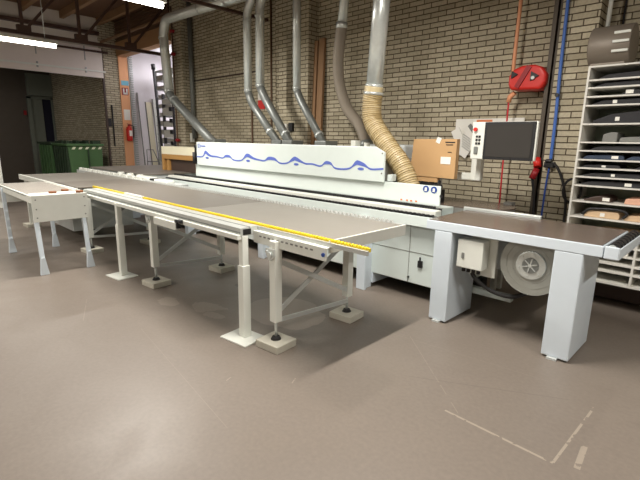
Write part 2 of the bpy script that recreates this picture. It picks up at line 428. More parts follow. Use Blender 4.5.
# feed beam: front rail, chain, slideway
m = MB(); m.prism([(3.69, .80), (3.69, .895), (3.70, .902), (3.80, .902), (3.80, .80)], 'x', -7.48, -2.09)
bm_ = m.build('feed_beam', 'white', ml)
m = MB(); m.box(-7.48, -2.09, 3.70, 3.74, .902, .914)
for i in range(107): m.box(-7.46+i*.05, -7.46+i*.05+.032, 3.692, 3.74, .905, .924)
m.build('feed_chain', 'black', bm_)
m = MB(); m.box(-7.48, -2.12, 3.745, 3.86, .80, .958); m.build('slideway', 'cream', bm_, bev=.006)
m = MB(); m.box(-7.48, -2.14, 3.86, 3.90, .80, .965)
for i in range(176): m.box(-7.47+i*.03, -7.47+i*.03+.02, 3.862, 3.885, .96, .985)
m.build('brush_strip', 'black', bm_)
# dark mechanism beneath
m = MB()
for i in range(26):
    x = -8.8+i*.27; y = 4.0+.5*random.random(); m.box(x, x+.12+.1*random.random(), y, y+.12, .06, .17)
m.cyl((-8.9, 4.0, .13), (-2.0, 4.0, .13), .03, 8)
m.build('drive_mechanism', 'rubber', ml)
# upper body
m = MB(); m.box(-6.75, -2.165, 3.885, 3.905, .985, 1.185); m.box(-6.75, -3.3, 3.90, 4.75, .8, 1.17); m.box(-3.3, -2.2, 3.92, 4.25, .8, .95)
ub = m.build('upper_body', 'white', ml, bev=.006)
m = MB()
for cx, cz in ((-2.325, 1.147), (-2.235, 1.145)): m.cyl((cx, 3.882, cz), (cx, 3.886, cz), .034, 20)
m.build('mandatory_sign', 'blue_sign', ub)
m = MB()
for cx, cz in ((-2.325, 1.147), (-2.235, 1.145)):
    m.cyl((cx, 3.879, cz+.004), (cx, 3.883, cz+.004), .013, 12); m.box(cx-.014, cx+.012, 3.879, 3.883, cz-.02, cz-.006)
m.build('sign_symbol', 'paper', ub)
m = MB(); m.cyl((-2.15, 3.878, 1.09), (-2.15, 3.886, 1.09), .016, 12); m.build('hole_plug', 'black', ub)
m = MB()
for i, x in enumerate((-2.62, -2.55, -2.5, -2.44)): m.box(x, x+.022, 3.881, 3.886, 1.005, 1.02)
m.build('warning_label', 'orange', ub)
# sound hood with the wave
cv = MB().prism([(-6.63, 1.175), (-2.825, 1.175), (-2.825, 1.49), (-2.95, 1.548), (-6.63, 1.548)], 'y', 3.845, 3.875).build('hood_cover', 'white', ml, bev=.008)
wave = [(-6.632,1.312),(-6.445,1.319),(-6.378,1.392),(-6.333,1.402),(-6.204,1.343),(-6.033,1.334),(-5.868,1.317),(-5.784,1.357),(-5.679,1.354),(-5.577,1.299),(-5.376,1.304),(-5.276,1.382),(-5.204,1.391),(-5.088,1.347),(-4.952,1.325),(-4.841,1.322),(-4.754,1.366),(-4.627,1.358),(-4.525,1.303),(-4.366,1.312),(-4.268,1.372),(-4.211,1.386),(-4.099,1.341),(-4.026,1.318),(-3.901,1.319),(-3.763,1.302),(-3.681,1.354),(-3.599,1.346),(-3.517,1.288),(-3.307,1.298),(-3.216,1.374),(-3.173,1.382),(-3.086,1.353),(-3.001,1.308),(-2.83,1.32)]
ws = spline([(x, 0, z) for x, z in wave], 5)
up = [(p.x, p.z+.010) for p in ws]; lo = [(p.x, p.z-.010-max(0, min(.03, (p.z-1.325)*.55))) for p in ws]
m = MB()
for i in range(len(ws)-1):
    m.prism([lo[i], lo[i+1], up[i+1], up[i]], 'y', 3.8415, 3.846)
for x in (-6.31, -5.22, -4.20, -3.14):
    m.prism([(x+.045*math.cos(a*PI/8), 1.302+.016*math.sin(a*PI/8)) for a in range(16)], 'y', 3.8415, 3.846)
m.build('wave_graphic', 'blue', cv)
m = MB(); m.box(-6.58, -6.56, 3.841, 3.846, 1.46, 1.52); m.box(-6.58, -6.5, 3.841, 3.846, 1.51, 1.52); m.box(-6.58, -6.5, 3.841, 3.846, 1.455, 1.462); m.box(-6.53, -6.35, 3.841, 3.846, 1.475, 1.495)
m.build('maker_mark', 'blue', cv)
m = MB()
for z in (1.27, 1.48): m.cyl((-2.85, 3.838, z), (-2.85, 3.846, z), .008, 8)
m.build('screw', 'steelgrey', cv)
m = MB(); m.box(-6.72, -6.64, 3.86, 4.1, 1.19, 1.46); m.cyl((-6.70, 3.84, 1.38), (-6.70, 3.84, 1.2), .03, 10); m.cyl((-6.70, 3.86, 1.46), (-6.70, 3.98, 1.50), .035, 10)
m.build('hinge_bracket', 'black', ml)
m = MB()
prof = [(-2.80, 1.18), (-2.44, 1.18)] + [(-2.44-.36*(1-math.cos(a*PI/16)), 1.18+.30*math.sin(a*PI/16)) for a in range(1, 8)] + [(-2.80, 1.48)]
m.prism([(x-.37, z) for x, z in prof], 'y', 4.28, 4.7); m.build('curved_side_guard', 'steelgrey', ml)
m = MB(); m.box(-6.6, -2.98, 3.9, 4.28, 1.17, 1.44); m.build('hood_interior', 'grey_paint', ml)
B(-2.815, -2.755, 3.90, 3.98, 1.19, 1.26).build('square_bracket', 'white', ml, bev=.004)
m = MB(); m.box(-3.55, -2.95, 4.4, 4.7, 1.2, 1.57); m.build('motor_housing', 'grey_paint', ml, bev=.03, seg=3)
m = MB(); m.box(-3.22, -3.045, 4.6, 4.85, .8, 1.565); m.build('rear_cabinet', 'grey_paint', ml, bev=.02)
m = MB(); m.box(-3.04, -2.965, 4.62, 4.84, .8, 1.555); m.build('rear_cabinet_side', 'steelgrey', ml, bev=.02)
B(-3.56, -3.49, 4.15, 4.25, 1.44, 1.61).build('hood_fixing', 'cream', ml, bev=.005)
MB().cyl((-3.35, 4.2, 1.44), (-3.35, 4.2, 1.585), .035, 12).build('hood_knob', 'cream', ml)
m = MB()
for x in (-2.62, -2.54, -2.46): m.cyl((x, 4.35, .96), (x, 4.35, 1.2), .03, 12)
m.box(-2.70, -2.42, 4.28, 4.45, .95, 1.10); m.cyl((-2.66, 4.33, 1.15), (-2.40, 4.33, 1.13), .03, 10)
m.build('rear_unit', 'black', ml, bev=.01)
# control arm + panel
m = MB(); m.box(-2.60, -2.12, 4.50, 4.56, 1.215, 1.29); m.box(-2.165, -2.055, 4.48, 4.56, 1.215, 1.56); m.box(-2.06, -1.9, 4.34, 4.5, 1.5, 1.56); m.box(-2.62, -2.52, 4.48, 4.56, .95, 1.29)
m.build('control_arm', 'cream', ml, bev=.012)
cp = B(-2.095, -1.47, 4.30, 4.34, 1.447, 1.806).build('control_panel', 'cream', ml, bev=.008)
B(-1.965, -1.485, 4.293, 4.302, 1.449, 1.803).build('screen_bezel', 'black', cp, bev=.004)
B(-1.938, -1.512, 4.289, 4.295, 1.475, 1.780).build('screen', 'screen', cp)
m = MB(); m.cyl((-2.055, 4.27, 1.735), (-2.055, 4.30, 1.735), .018, 16); m.build('emergency_button', 'red', cp)
m = MB()
for i in range(2):
    for j in range(3): m.box(-2.05+i*.028, -2.03+i*.028, 4.293, 4.301, 1.655-j*.033, 1.677-j*.033)
m.build('key_button', 'black', cp)
B(-2.06, -2.02, 4.288, 4.301, 1.495, 1.57).build('key_switch', 'zinc_dull', cp, bev=.01)

# ------------------------------------------------------------------ right outfeed table
rt = thing('outfeed_table', 'dark-topped outfeed table on two wide white panel legs, at right', 'table', (-1.35, 3.85, 0))
m = MB(); m.prism([(-2.04, 3.46), (-.66, 3.46), (-.66, 4.26), (-2.08, 4.26)], 'z', .845, .925); m.build('table_frame', 'bluewhite', rt, bev=.005)
m = MB(); m.prism([(-2.025, 3.475), (-.672, 3.475), (-.672, 4.25), (-2.06, 4.25)], 'z', .925, .932); m.build('table_surface', 'top_rt', rt, bev=.002)
for x0, x1 in ((-1.955, -1.785), (-.965, -.772)):
    lg = B(x0, x1, 3.462, 3.97, .014, .845).build('panel_leg', 'bluewhite', rt, bev=.008)
    for y in (3.455, 3.86): B(x0+.05, x0+.12, y-.02, y+.05, 0, .016).build('foot_pad', 'grey_paint', lg)
B(-.655, -.565, 3.46, 3.475, .84, .93).build('end_cap', 'bluewhite', rt, bev=.008)
m = MB(); m.box(-.655, -.575, 3.475, 4.27, .84, .895); m.box(-.575, -.565, 3.475, 4.27, .84, .915); m.build('roller_channel', 'bluewhite', rt, bev=.003)
for i in range(8):
    y = 3.50+i*.096
    MB().cyl((-.615, y, .907), (-.615, y+.074, .907), .037, 14).build('roller', 'black', rt)
m = MB()
for i in range(9): m.cyl((-.615, 3.482+i*.096, .908), (-.615, 3.495+i*.096, .908), .031, 12)
m.build('roller_axle', 'zinc', rt)
eb = B(-1.745, -1.515, 3.50, 3.62, .545, .795).build('electrical_box', 'cream', rt, bev=.008)
B(-1.70, -1.675, 3.493, 3.50, .63, .68).build('latch', 'steelgrey', eb, bev=.003)
B(-1.68, -1.45, 3.63, 3.65, .47, .84).build('mounting_plate', 'cream', eb, bev=.004)
m = MB()
for i in range(4): m.cyl((-1.70+i*.045, 3.56, .50), (-1.70+i*.045, 3.56, .535), .016, 10)
m.tube(spline([(-1.62, 3.56, .50), (-1.58, 3.58, .44), (-1.46, 3.62, .36), (-1.30, 3.66, .34), (-1.18, 3.72, .40)]), .018, 8)
m.build('cable', 'rubber', eb)
m = MB()
wp = []
m.cyl((-1.15, 3.575, .665), (-1.15, 3.615, .665), .248, 48)
wh = m.build('edge_tape_coil', 'film', rt, bev=.006)
m = MB(); 
for k in range(3): 
    r = .243-k*.05
    m.tube([(-1.15+r*math.cos(a*PI/24), 3.574, .665+r*math.sin(a*PI/24)) for a in range(49)], .0018, 6, cap=False)
m.build('coil_ring', 'film', wh)
m = MB(); m.cyl((-1.15, 3.56, .665), (-1.15, 3.58, .665), .115, 32); m.build('hub', 'zinc', wh, bev=.006)
m = MB(); m.cyl((-1.15, 3.552, .665), (-1.15, 3.565, .665), .062, 24); m.build('hub_centre', 'zinc_dull', wh)
m = MB()
for k in range(6):
    a = k*PI/3+.3; m.bar((-1.15, 3.55, .665), (-1.15+.058*math.cos(a), 3.55, .665+.058*math.sin(a)), .008, .008)
    m.cyl((-1.15+.09*math.cos(a), 3.553, .665+.09*math.sin(a)), (-1.15+.09*math.cos(a), 3.562, .665+.09*math.sin(a)), .007, 8)
m.cyl((-1.15, 3.545, .665), (-1.15, 3.556, .665), .014, 12)
m.build('hub_spoke', 'zinc', wh)
B(-1.19, -1.11, 3.62, 3.74, .60, .845).build('coil_bracket', 'grey_paint', rt)

# ------------------------------------------------------------------ curved return table behind
ct = thing('turntable_conveyor', 'dark round-ended conveyor top behind the outfeed table, by the brick wall', 'conveyor', (-2.0, 4.7, 0))
prof = [(-2.72, 4.30), (-2.05, 4.30)] + [(-2.05+.33*math.sin(a*PI/12), 4.63-.33*math.cos(a*PI/12)) for a in range(1, 12)] + [(-2.05, 4.96), (-2.72, 4.96)]
MB().prism(prof, 'z', .935, .95).build('conveyor_top', 'top_rt', ct)
prof2 = [(x, y) for x, y in prof]
MB().prism([(x+(-.01 if x > -2.6 else 0), y) for x, y in prof2], 'z', .86, .935).build('conveyor_frame', 'steelgrey', ct)
for y in (4.68, 4.84): B(-1.90, -1.85, y-.025, y+.025, 0, .86).build('leg', 'cream', ct)
m = MB(); m.box(-1.93, -1.84, 4.86, 4.96, .90, .975); m.build('end_bracket', 'steelgrey', ct)
m = MB(); m.box(-2.10, -1.34, 4.27, 4.30, .90, .952); m.cyl((-2.1, 4.285, .95), (-1.34, 4.285, .95), .012, 10); m.build('guide_rail', 'alu', ct, bev=.004)

# ------------------------------------------------------------------ middle support table
mt = thing('support_table', 'long grey-brown support table with a yellow toothed front edge', 'table', (-4.5, 2.5, 0))
def slab(x0, x1, y0, m_): B(x0, x1, y0, 3.04, .915, .93).build('table_surface', m_, mt, bev=.002)
slab(-9.25, -7.45, 1.90, 'top'); slab(-7.445, -6.5, 1.95, 'top_dark'); slab(-6.495, -3.87, 2.17, 'top_dark'); slab(-3.865, -2.01, 2.17, 'top')
B(-9.3, -6.3, 1.86, 1.90, .85, .935).build('front_rail', 'cream', mt, bev=.004)
m = MB(); m.box(-6.5, -2.78, 1.93, 1.97, .835, .875)
for i in range(22):
    pass
m.box(-6.5, -6.3, 1.86, 1.95, .85, .91); m.build('lower_rail', 'cream', mt, bev=.004)
# aluminium extrusion
m = MB(); m.prism([(1.96, .86), (1.96, .885), (1.975, .89), (1.96, .895), (1.96, .925), (2.04, .928), (2.05, .915), (2.06, .928), (2.14, .928), (2.14, .86)], 'x', -6.3, -2.78)
al = m.build('aluminium_profile', 'alu', mt)
B(-2.79, -2.775, 1.985, 2.06, .87, .915).build('profile_end_hole', 'black', al)
m = MB(); m.box(-6.3, -2.78, 1.957, 1.962, .884, .897); m.box(-6.3, -2.78, 2.044, 2.056, .925, .9285); m.build('profile_groove', 'zinc_dull', al)
B(-4.15, -3.72, 1.90, 1.955, .775, .845).build('cover_box', 'cream', mt, bev=.004)
m = MB(); m.box(-3.74, -3.70, 1.91, 1.95, .79, .87); m.cyl((-3.69, 1.93, .86), (-3.62, 1.93, .86), .02, 8); m.build('cable_fitting', 'black', mt)
# yellow toothed strip and its white plate
m = MB(); m.box(-6.50, -5.41, 2.145, 2.165, .915, .942); m.box(-4.92, -1.66, 2.145, 2.165, .915, .94)
for i in range(108): m.cyl((-4.90+i*.03, 2.155, .935), (-4.885+i*.03, 2.155, .935), .013, 8)
m.build('yellow_strip', 'yellow', mt)
B(-5.40, -4.93, 2.13, 2.17, .91, .95).build('white_cover_plate', 'cream', mt, bev=.003)
B(-2.78, -1.66, 2.125, 2.145, .895, .925).build('strip_holder', 'alu', mt)
m = MB(); m.box(-2.78, -1.98, 2.085, 2.10, .80, .885); m.box(-2.78, -1.98, 2.085, 2.145, .885, .895)
sp = m.build('slotted_plate', 'cream', mt, bev=.003)
m = MB()
for i in range(12): m.box(-2.70+i*.052, -2.675+i*.052, 2.081, 2.086, .855, .867)
m.build('slot', 'steelgrey', sp)
m = MB(); m.cyl((-2.0, 2.075, .845), (-2.0, 2.085, .845), .014, 10); m.build('bolt', 'blue_sign', sp)
# rear toothed rail
m = MB(); m.box(-10.05, -2.01, 3.04, 3.065, .87, .935)
for i in range(96): m.prism([(-6.9+i*.05, .935), (-6.865+i*.05, .935), (-6.88+i*.05, .955), (-6.89+i*.05, .955)], 'y', 3.04, 3.065)
m.build('rear_rail', 'alu', mt)
for i, x in enumerate((-10.0, -9.73, -9.46, -9.19, -8.92, -8.65, -8.38, -8.11, -7.84, -7.57, -7.3, -7.03)):
    B(x, x+.19, 3.07, 3.12, .90, .98).build('rail_block', 'cream', mt, bev=.006)
B(-2.01, -1.995, 2.14, 3.06, .845, .935).build('end_plate', 'cream', mt, bev=.003)
m = MB(); m.box(-9.2, -2.02, 2.2, 2.26, .86, .915); m.box(-9.2, -2.02, 2.9, 2.96, .86, .915)
for x in (-9.1, -7.9, -6.56, -4.57, -3.5, -2.5): m.box(x-.03, x+.03, 2.15, 3.04, .86, .915)
m.build('under_frame', 'grey_paint', mt)
B(-9.1, -7.3, 2.08, 3.0, .18, .85).build('base_cabinet', 'grey_paint', mt, bev=.006)
m = MB(); m.cyl((-7.3, 2.80, .52), (-7.22, 2.80, .52), .09, 20); m.cyl((-7.3, 2.65, .60), (-7.24, 2.65, .60), .05, 16)
m.build('drive_motor', 'steelgrey', mt)
# adjustable leg frames
def leg_frame(x, mat='cream', clamp=True):
    for y in (2.08, 2.93):
        lg = B(x-.035, x+.035, y-.035, y+.035, .21, .86).build('leg', mat, mt, bev=.005)
        m = MB(); m.cyl((x, y, .08), (x, y, .24), .012, 10); m.build('threaded_rod', 'zinc', lg)
        m = MB(); m.cyl((x, y, .06), (x, y, .085), .042, 18, r2=.03); m.build('rubber_foot', 'rubber', lg)
        if clamp and y < 2.5:
            m = MB(); m.prism([(x-.06, .80), (x+.04, .80), (x+.04, .75), (x+.0, .71), (x-.03, .71), (x-.06, .75)], 'y', y-.046, y-.036)
            m.cyl((x-.01, y-.06, .755), (x-.01, y-.046, .755), .024, 16); m.cyl((x-.045, y-.055, .775), (x-.045, y-.046, .775), .012, 8)
            m.build('height_clamp', 'zinc', lg)
    MB().bar((x+.02, 2.1, .70), (x+.02, 2.92, .27), .012, .04).build('brace', 'alu', mt)
    MB().bar((x-.02, 2.1, .26), (x-.02, 2.9, .72), .012, .04).build('brace', 'alu', mt)
    MB().bar((x+.015, 2.1, .22), (x+.015, 2.92, .17), .012, .035).build('brace', 'alu', mt)
for x in (-6.56, -4.57, -2.50): leg_frame(x)
for x, n in ((-5.15, 1.95), (-2.80, 2.0)):
    m = MB(); m.box(x-.028, x+.028, n-.028, n+.028, .55, .86); po = m.build('support_post', 'cream', mt, bev=.004)
    m = MB(); m.box(x-.036, x+.036, n-.036, n+.036, .012, .62); m.build('post_sleeve', 'cream', po, bev=.004)
    m = MB(); m.obox((x, n-.02, .006), (.30, .24, .012), Matrix.Rotation(.12, 3, 'Z')); m.build('base_plate', 'cream', po, bev=.002)
blk = MB().obox((-2.50, 2.08, .03), (.24, .22, .06), Matrix.Rotation(.1, 3, 'Z')).build('levelling_block', 'block', org=(-2.50, 2.08, 0), bev=.006)
tag(blk, 'pale square block under the front leg nearest the camera, beside a post base plate', 'block', 'blocks under the support table feet')
for x, y, lb in ((-2.50, 2.93, 'pale square block under the rear leg nearest the long table end'),
                 (-4.57, 2.08, 'pale square block under the middle front leg of the support table'),
                 (-4.57, 2.93, 'pale square block under the middle rear leg of the support table'),
                 (-6.56, 2.08, 'pale block on the floor under the front leg behind the small roller table'),
                 (-6.56, 2.93, 'pale block on the floor under the farthest rear leg of the support table')):
    c = blk.copy(); col.objects.link(c); c.location = (x, y, 0); c['label'] = lb
c = blk.copy(); col.objects.link(c); c.location = (-9.2, 1.95, 0); c['label'] = 'small pale block far left, seen between the legs of the roller table'
B(-9.23, -9.16, 1.92, 1.99, .06, .86).build('leg', 'cream', mt); B(-9.23, -9.16, 2.9, 2.97, 0, .86).build('leg', 'cream', mt)

# ------------------------------------------------------------------ small roller table at left
lt = thing('roller_table', 'short white roller table with three brown discs on top, far left', 'table', (-6.7, 1.56, 0))
m = MB(); m.box(-7.62, -5.86, 1.26, 1.30, .84, .925); m.build('side_rail', 'cream', lt, bev=.004)
m = MB(); m.box(-7.62, -5.86, 1.82, 1.856, .84, .925); m.build('side_rail', 'cream', lt, bev=.004)
for k in range(28):
    x = -7.60+k*.062
    if x > -5.9: break
    B(x, x+.048, 1.285, 1.83, .905, .932).build('slat_roller', 'top_light' if k < 24 else 'cream', lt, bev=.006)
m = MB()
for k in range(24): m.cyl((-7.52+k*.062, 1.255, .915), (-7.52+k*.062, 1.262, .915), .010, 8)
m.build('rail_rivet', 'zinc_dull', lt)
ep = B(-5.865, -5.85, 1.26, 1.857, .62, .93).build('end_plate', 'cream', lt, bev=.003)
m = MB()
for y in (1.30, 1.82):
    for z in (.67, .77, .88): m.cyl((-5.85, y, z), (-5.846, y, z), .008, 8)
m.build('rivet', 'steelgrey', ep)
ep2 = B(-7.63, -7.615, 1.26, 1.857, .66, .93).build('end_plate', 'cream', lt, bev=.003)
MB().prism([(-6.9, .84), (-6.55, .70), (-5.9, .70), (-5.9, .84)], 'y', 1.55, 1.57).build('drive_cover', 'grey_paint', lt)
for (x, y, top) in ((-5.83, 1.29, .62), (-5.83, 1.80, .62), (-7.28, 1.26, .84), (-7.28, 1.80, .84)):
    x0 = x-.03
    m = MB(); m.bar((x-.06, y, top+.06), (x+.02, y, .19), .045, .05)
    lg = m.build('leg', 'bluewhite', lt, bev=.004)
    MB().prism([(y-.02, .21), (y+.022, .21), (y+.052, 0), (y-.04, 0)], 'x', x+.0, x+.05).build('flared_foot', 'bluewhite', lg, bev=.004)
pk = MB().cyl((-5.99, 1.52, .932), (-5.99, 1.52, .956), .042, 20).build('wooden_puck', 'puck', org=(-5.99, 1.52, .932), bev=.004)
tag(pk, 'brown wooden disc on the roller table, the leftmost of three', 'disc', 'brown discs on the roller table')
for x, y, lb in ((-6.15, 1.70, 'brown wooden disc on the roller table, the farthest back of three'), (-5.75+.0, 1.72, '')):
    if not lb: x, y, lb = -5.90, 1.79, 'brown wooden disc on the roller table, nearest its right end'
    c = pk.copy(); col.objects.link(c); c.location = (x, y, .932); c['label'] = lb
tag(B(-12.3, -12.0, 1.5, 2.10, 0, 2.3).build('white_post', 'cream', org=(-12.15, 1.8, 0), bev=.01), 'white upright post at the left picture edge behind the roller table', 'post')

# ------------------------------------------------------------------ infeed table and wooden cabinet at far left
it = thing('infeed_table', 'large grey-brown infeed table top behind the white rail blocks', 'table', (-9, 4, 0))
B(-10.2, -7.62, 3.35, 5.0, .955, .975).build('table_surface', 'top_dark', it, bev=.003)
B(-10.18, -7.64, 3.38, 4.97, .86, .955).build('table_frame', 'grey_paint', it, bev=.004)
for x in (-10.05, -7.75):
    for y in (3.5, 4.8): B(x-.04, x+.04, y-.04, y+.04, 0, .86).build('leg', 'cream', it)
for x in (-8.35, -7.95, -7.55):
    MB().cyl((x, 3.62, .955) if 0 else (x, 3.22, .94), (x, 3.32, .94), .045, 14).build('roller', 'cream', it)
m = MB(); m.box(-8.6, -7.5, 3.18, 3.24, .86, .93); m.box(-7.9, -7.5, 3.24, 3.60, .86, .90); m.build('roller_rail', 'cream', it, bev=.004)
B(-7.45, -6.95, 3.16, 3.30, .93, .975).build('white_stop', 'cream', mt, bev=.01)
B(-6.75, -6.3, 3.14, 3.26, .93, .97).build('white_stop', 'cream', mt, bev=.01)
B(-6.93, -6.78, 3.14, 3.28, .90, .965).build('stop_clamp', 'black', mt)
B(-7.4, -5.0, 3.12, 3.2, .84, .90).build('stop_rail', 'dark_brown', mt)
B(-7.48, -6.0, 3.07, 3.32, .90, .93).build('stop_carrier', 'grey_paint', mt)
wc = thing('display_cabinet', 'oak-framed cabinet with a dark front and cream top, left of the machine', 'cabinet', (-7.9, 4.4, .975))
B(-8.60, -7.22, 4.20, 4.62, 1.29, 1.44).build('top_board', 'cream_board', wc, bev=.004)
m = MB(); m.box(-8.60, -7.22, 4.20, 4.62, 1.20, 1.29); m.box(-8.60, -8.52, 4.20, 4.62, .975, 1.20); m.box(-8.44, -8.34, 4.22, 4.5, .975, 1.20); m.box(-7.30, -7.22, 4.20, 4.62, .975, 1.20)
m.build('wooden_frame', 'wood', wc, bev=.004)
B(-8.34, -7.30, 4.26, 4.60, .975, 1.20).build('front_panel', 'dark_brown', wc)

# ------------------------------------------------------------------ extraction ducts
def ribs(m, pts, r, step, rr):
    """corrugation: radii alternate along a fine path"""
    P = [Vector(p) for p in pts]; out = [P[0]]; acc = 0
    L = [0]
    for a, b in zip(P, P[1:]): L.append(L[-1]+(b-a).length)
    n = int(L[-1]/step*2); res = []; j = 0
    for i in range(n+1):
        s = L[-1]*i/n
        while j < len(P)-2 and L[j+1] < s: j += 1
        t = (s-L[j])/max(1e-6, L[j+1]-L[j]); res.append(P[j].lerp(P[j+1], t))
    m.tube(res, r, 20, radii=[r+(rr if i % 2 else 0) for i in range(len(res))])
def duct(label, pts, r, bendr, collars, upper=None):
    o = thing('extraction_duct', label, 'duct', pts[-1], 'galvanised extraction ducts')
    cut = len(pts) - (upper or 0)
    MB().tube(bend(pts[:cut+1] if upper else pts, bendr, 4), r, 20).build('duct_pipe', 'zinc', o)
    for p, q in collars: MB().cyl(p, q, r*1.09, 20).build('clamp_ring', 'zinc', o)
    return o
d1 = duct('thick silver duct, the leftmost, bending over the passage and slanting down to the machine',
     [(-5.9, 4.6, 3.84), (-8.90, 4.6, 3.91), (-9.03, 4.6, 3.66), (-8.92, 4.6, 2.50)], .092, .18, [((-7.6, 4.6, 3.88), (-7.55, 4.6, 3.88)), ((-9.03, 4.6, 3.60), (-9.025, 4.6, 3.57)), ((-8.925, 4.6, 2.56), (-8.92, 4.6, 2.53))])
MB().tube(bend([(-8.92, 4.6, 2.52), (-8.80, 4.6, 2.40), (-7.0, 4.52, 1.42)], .08), .085, 18).build('lower_pipe', 'zinc_dull', d1)
MB().cyl((-8.74, 4.6, 2.37), (-8.71, 4.6, 2.35), .095, 18).build('clamp_ring', 'zinc', d1)
d2 = duct('slim silver duct beside the red wall sign, left one of the close pair', [(-5.85, 4.6, 4.3), (-6.02, 4.6, 3.80), (-6.20, 4.6, 3.60), (-6.21, 4.6, 2.36)], .066, .1, [((-6.205, 4.6, 3.46), (-6.205, 4.6, 3.44)), ((-6.21, 4.6, 2.40), (-6.21, 4.6, 2.38))])
MB().tube(bend([(-6.21, 4.6, 2.37), (-6.13, 4.6, 2.2), (-5.25, 4.55, 1.42)], .08), .062, 16).build('lower_pipe', 'zinc_dull', d2)
MB().cyl((-5.62, 4.57, 1.74), (-5.59, 4.57, 1.715), .07, 16).build('clamp_ring', 'zinc', d2)
d3 = duct('slim silver duct beside the red wall sign, right one of the close pair', [(-5.55, 4.6, 4.3), (-5.74, 4.6, 3.80), (-5.87, 4.6, 3.64), (-5.89, 4.6, 2.42)], .07, .1, [((-5.88, 4.6, 3.48), (-5.88, 4.6, 3.46)), ((-5.89, 4.6, 2.46), (-5.89, 4.6, 2.44))])
MB().tube(bend([(-5.89, 4.6, 2.43), (-5.79, 4.6, 2.27), (-5.0, 4.55, 1.42)], .08), .066, 16).build('lower_pipe', 'zinc_dull', d3)
MB().cyl((-5.25, 4.57, 1.70), (-5.22, 4.57, 1.675), .075, 16).build('clamp_ring', 'zinc', d3)
d4 = duct('slim silver duct in front of the brick pillar, left of the brown planks', [(-5.04, 4.6, 4.5), (-5.02, 4.6, 2.30)], .058, .1, [((-5.02, 4.6, 2.36), (-5.02, 4.6, 2.34))])
MB().tube(bend([(-5.02, 4.6, 2.32), (-4.94, 4.6, 2.18), (-4.30, 4.55, 1.42)], .08), .055, 16).build('lower_pipe', 'zinc_dull', d4)
MB().cyl((-4.53, 4.57, 1.69), (-4.50, 4.57, 1.665), .065, 16).build('clamp_ring', 'zinc', d4)
for dd, x in ((d1, -7.15), (d2, -5.33), (d3, -5.08), (d4, -4.38)):
    B(x-.11, x+.11, 4.45, 4.7, 1.2, 1.60).build('inlet_box', 'zinc_dull', dd, bev=.01)
d5 = thing('extraction_hose', 'grey textile extraction hose hanging from a short silver pipe, mid wall', 'hose', (-3.6, 4.6, 1.5))
MB().cyl((-4.06, 4.6, 4.0), (-4.16, 4.6, 3.06), .062, 18).build('steel_pipe', 'zinc', d5)
MB().tube(spline([(-4.16, 4.6, 3.08), (-4.19, 4.6, 2.85), (-4.21, 4.6, 2.6), (-4.17, 4.6, 2.33), (-4.03, 4.6, 2.03), (-3.82, 4.6, 1.82), (-3.66, 4.55, 1.62), (-3.60, 4.52, 1.46)]), .073, 16).build('flexible_hose', 'hose_grey', d5)
MB().cyl((-4.16, 4.6, 3.10), (-4.165, 4.6, 3.03), .076, 18).build('hose_clamp', 'zinc', d5)
MB().cyl((-3.64, 4.54, 1.60), (-3.61, 4.53, 1.52), .088, 18).build('hose_clamp', 'zinc_dull', d5)
d6 = thing('extraction_hose', 'ribbed beige extraction hose under a wide silver pipe, right of the cover', 'hose', (-2.65, 4.1, 1.1))
MB().cyl((-3.09, 4.1, 3.95), (-3.20, 4.1, 2.16), .092, 24).build('steel_pipe', 'zinc', d6)
m = MB(); ribs(m, spline([(-3.20, 4.1, 2.20), (-3.22, 4.1, 2.0), (-3.19, 4.1, 1.81), (-2.99, 4.1, 1.57), (-2.79, 4.1, 1.36), (-2.66, 4.1, 1.14), (-2.63, 4.1, .98)], 8), .101, .034, .008)
fh = m.build('flexible_hose', 'hose_beige', d6)
m = MB(); hp = spline([(-3.20, 4.1, 2.13), (-3.22, 4.1, 2.0), (-3.19, 4.1, 1.81), (-2.99, 4.1, 1.57), (-2.79, 4.1, 1.36), (-2.66, 4.1, 1.14), (-2.63, 4.1, .98)], 60)
acc = 0
for a, b in zip(hp, hp[1:]):
    acc += (b-a).length
    if acc >= .022:
        acc = 0; tt = (b-a).normalized(); m.cyl(b-tt*.005, b+tt*.005, .110, 20)
m.build('hose_helix', 'hose_rib', fh)
m = MB(); m.cyl((-3.197, 4.1, 2.22), (-3.20, 4.1, 2.19), .102, 24); m.cyl((-3.202, 4.1, 2.14), (-3.205, 4.1, 2.11), .112, 24); m.build('hose_clamp', 'zinc', d6)

# ------------------------------------------------------------------ things by the wall
cb = thing('cardboard_box', 'brown cardboard box propped beside the control panel', 'box', (-2.55, 4.4, 1.2))
MB().prism([(-2.80, 1.235), (-2.25, 1.23), (-2.25, 1.64), (-2.77, 1.635)], 'y', 4.30, 4.37).build('carton', 'card', cb, bev=.004)
m = MB(); m.box(-2.42, -2.305, 4.296, 4.301, 1.38, 1.455); m.build('shipping_label', 'paper', cb)
m = MB(); m.obox((-2.46, 4.298, 1.625), (.05, .006, .06), Matrix.Rotation(.4, 3, 'Y')); m.build('tape_tag', 'paper', cb)
m = MB(); m.box(-2.38, -2.27, 4.297, 4.301, 1.60, 1.612); m.box(-2.37, -2.29, 4.297, 4.301, 1.575, 1.585); m.box(-2.345, -2.30, 4.297, 4.301, 1.50, 1.508); m.build('printed_lines', 'print', cb)
B(-2.74, -2.45, 4.31, 4.36, 1.18, 1.235).build('box_flap', 'card', cb)

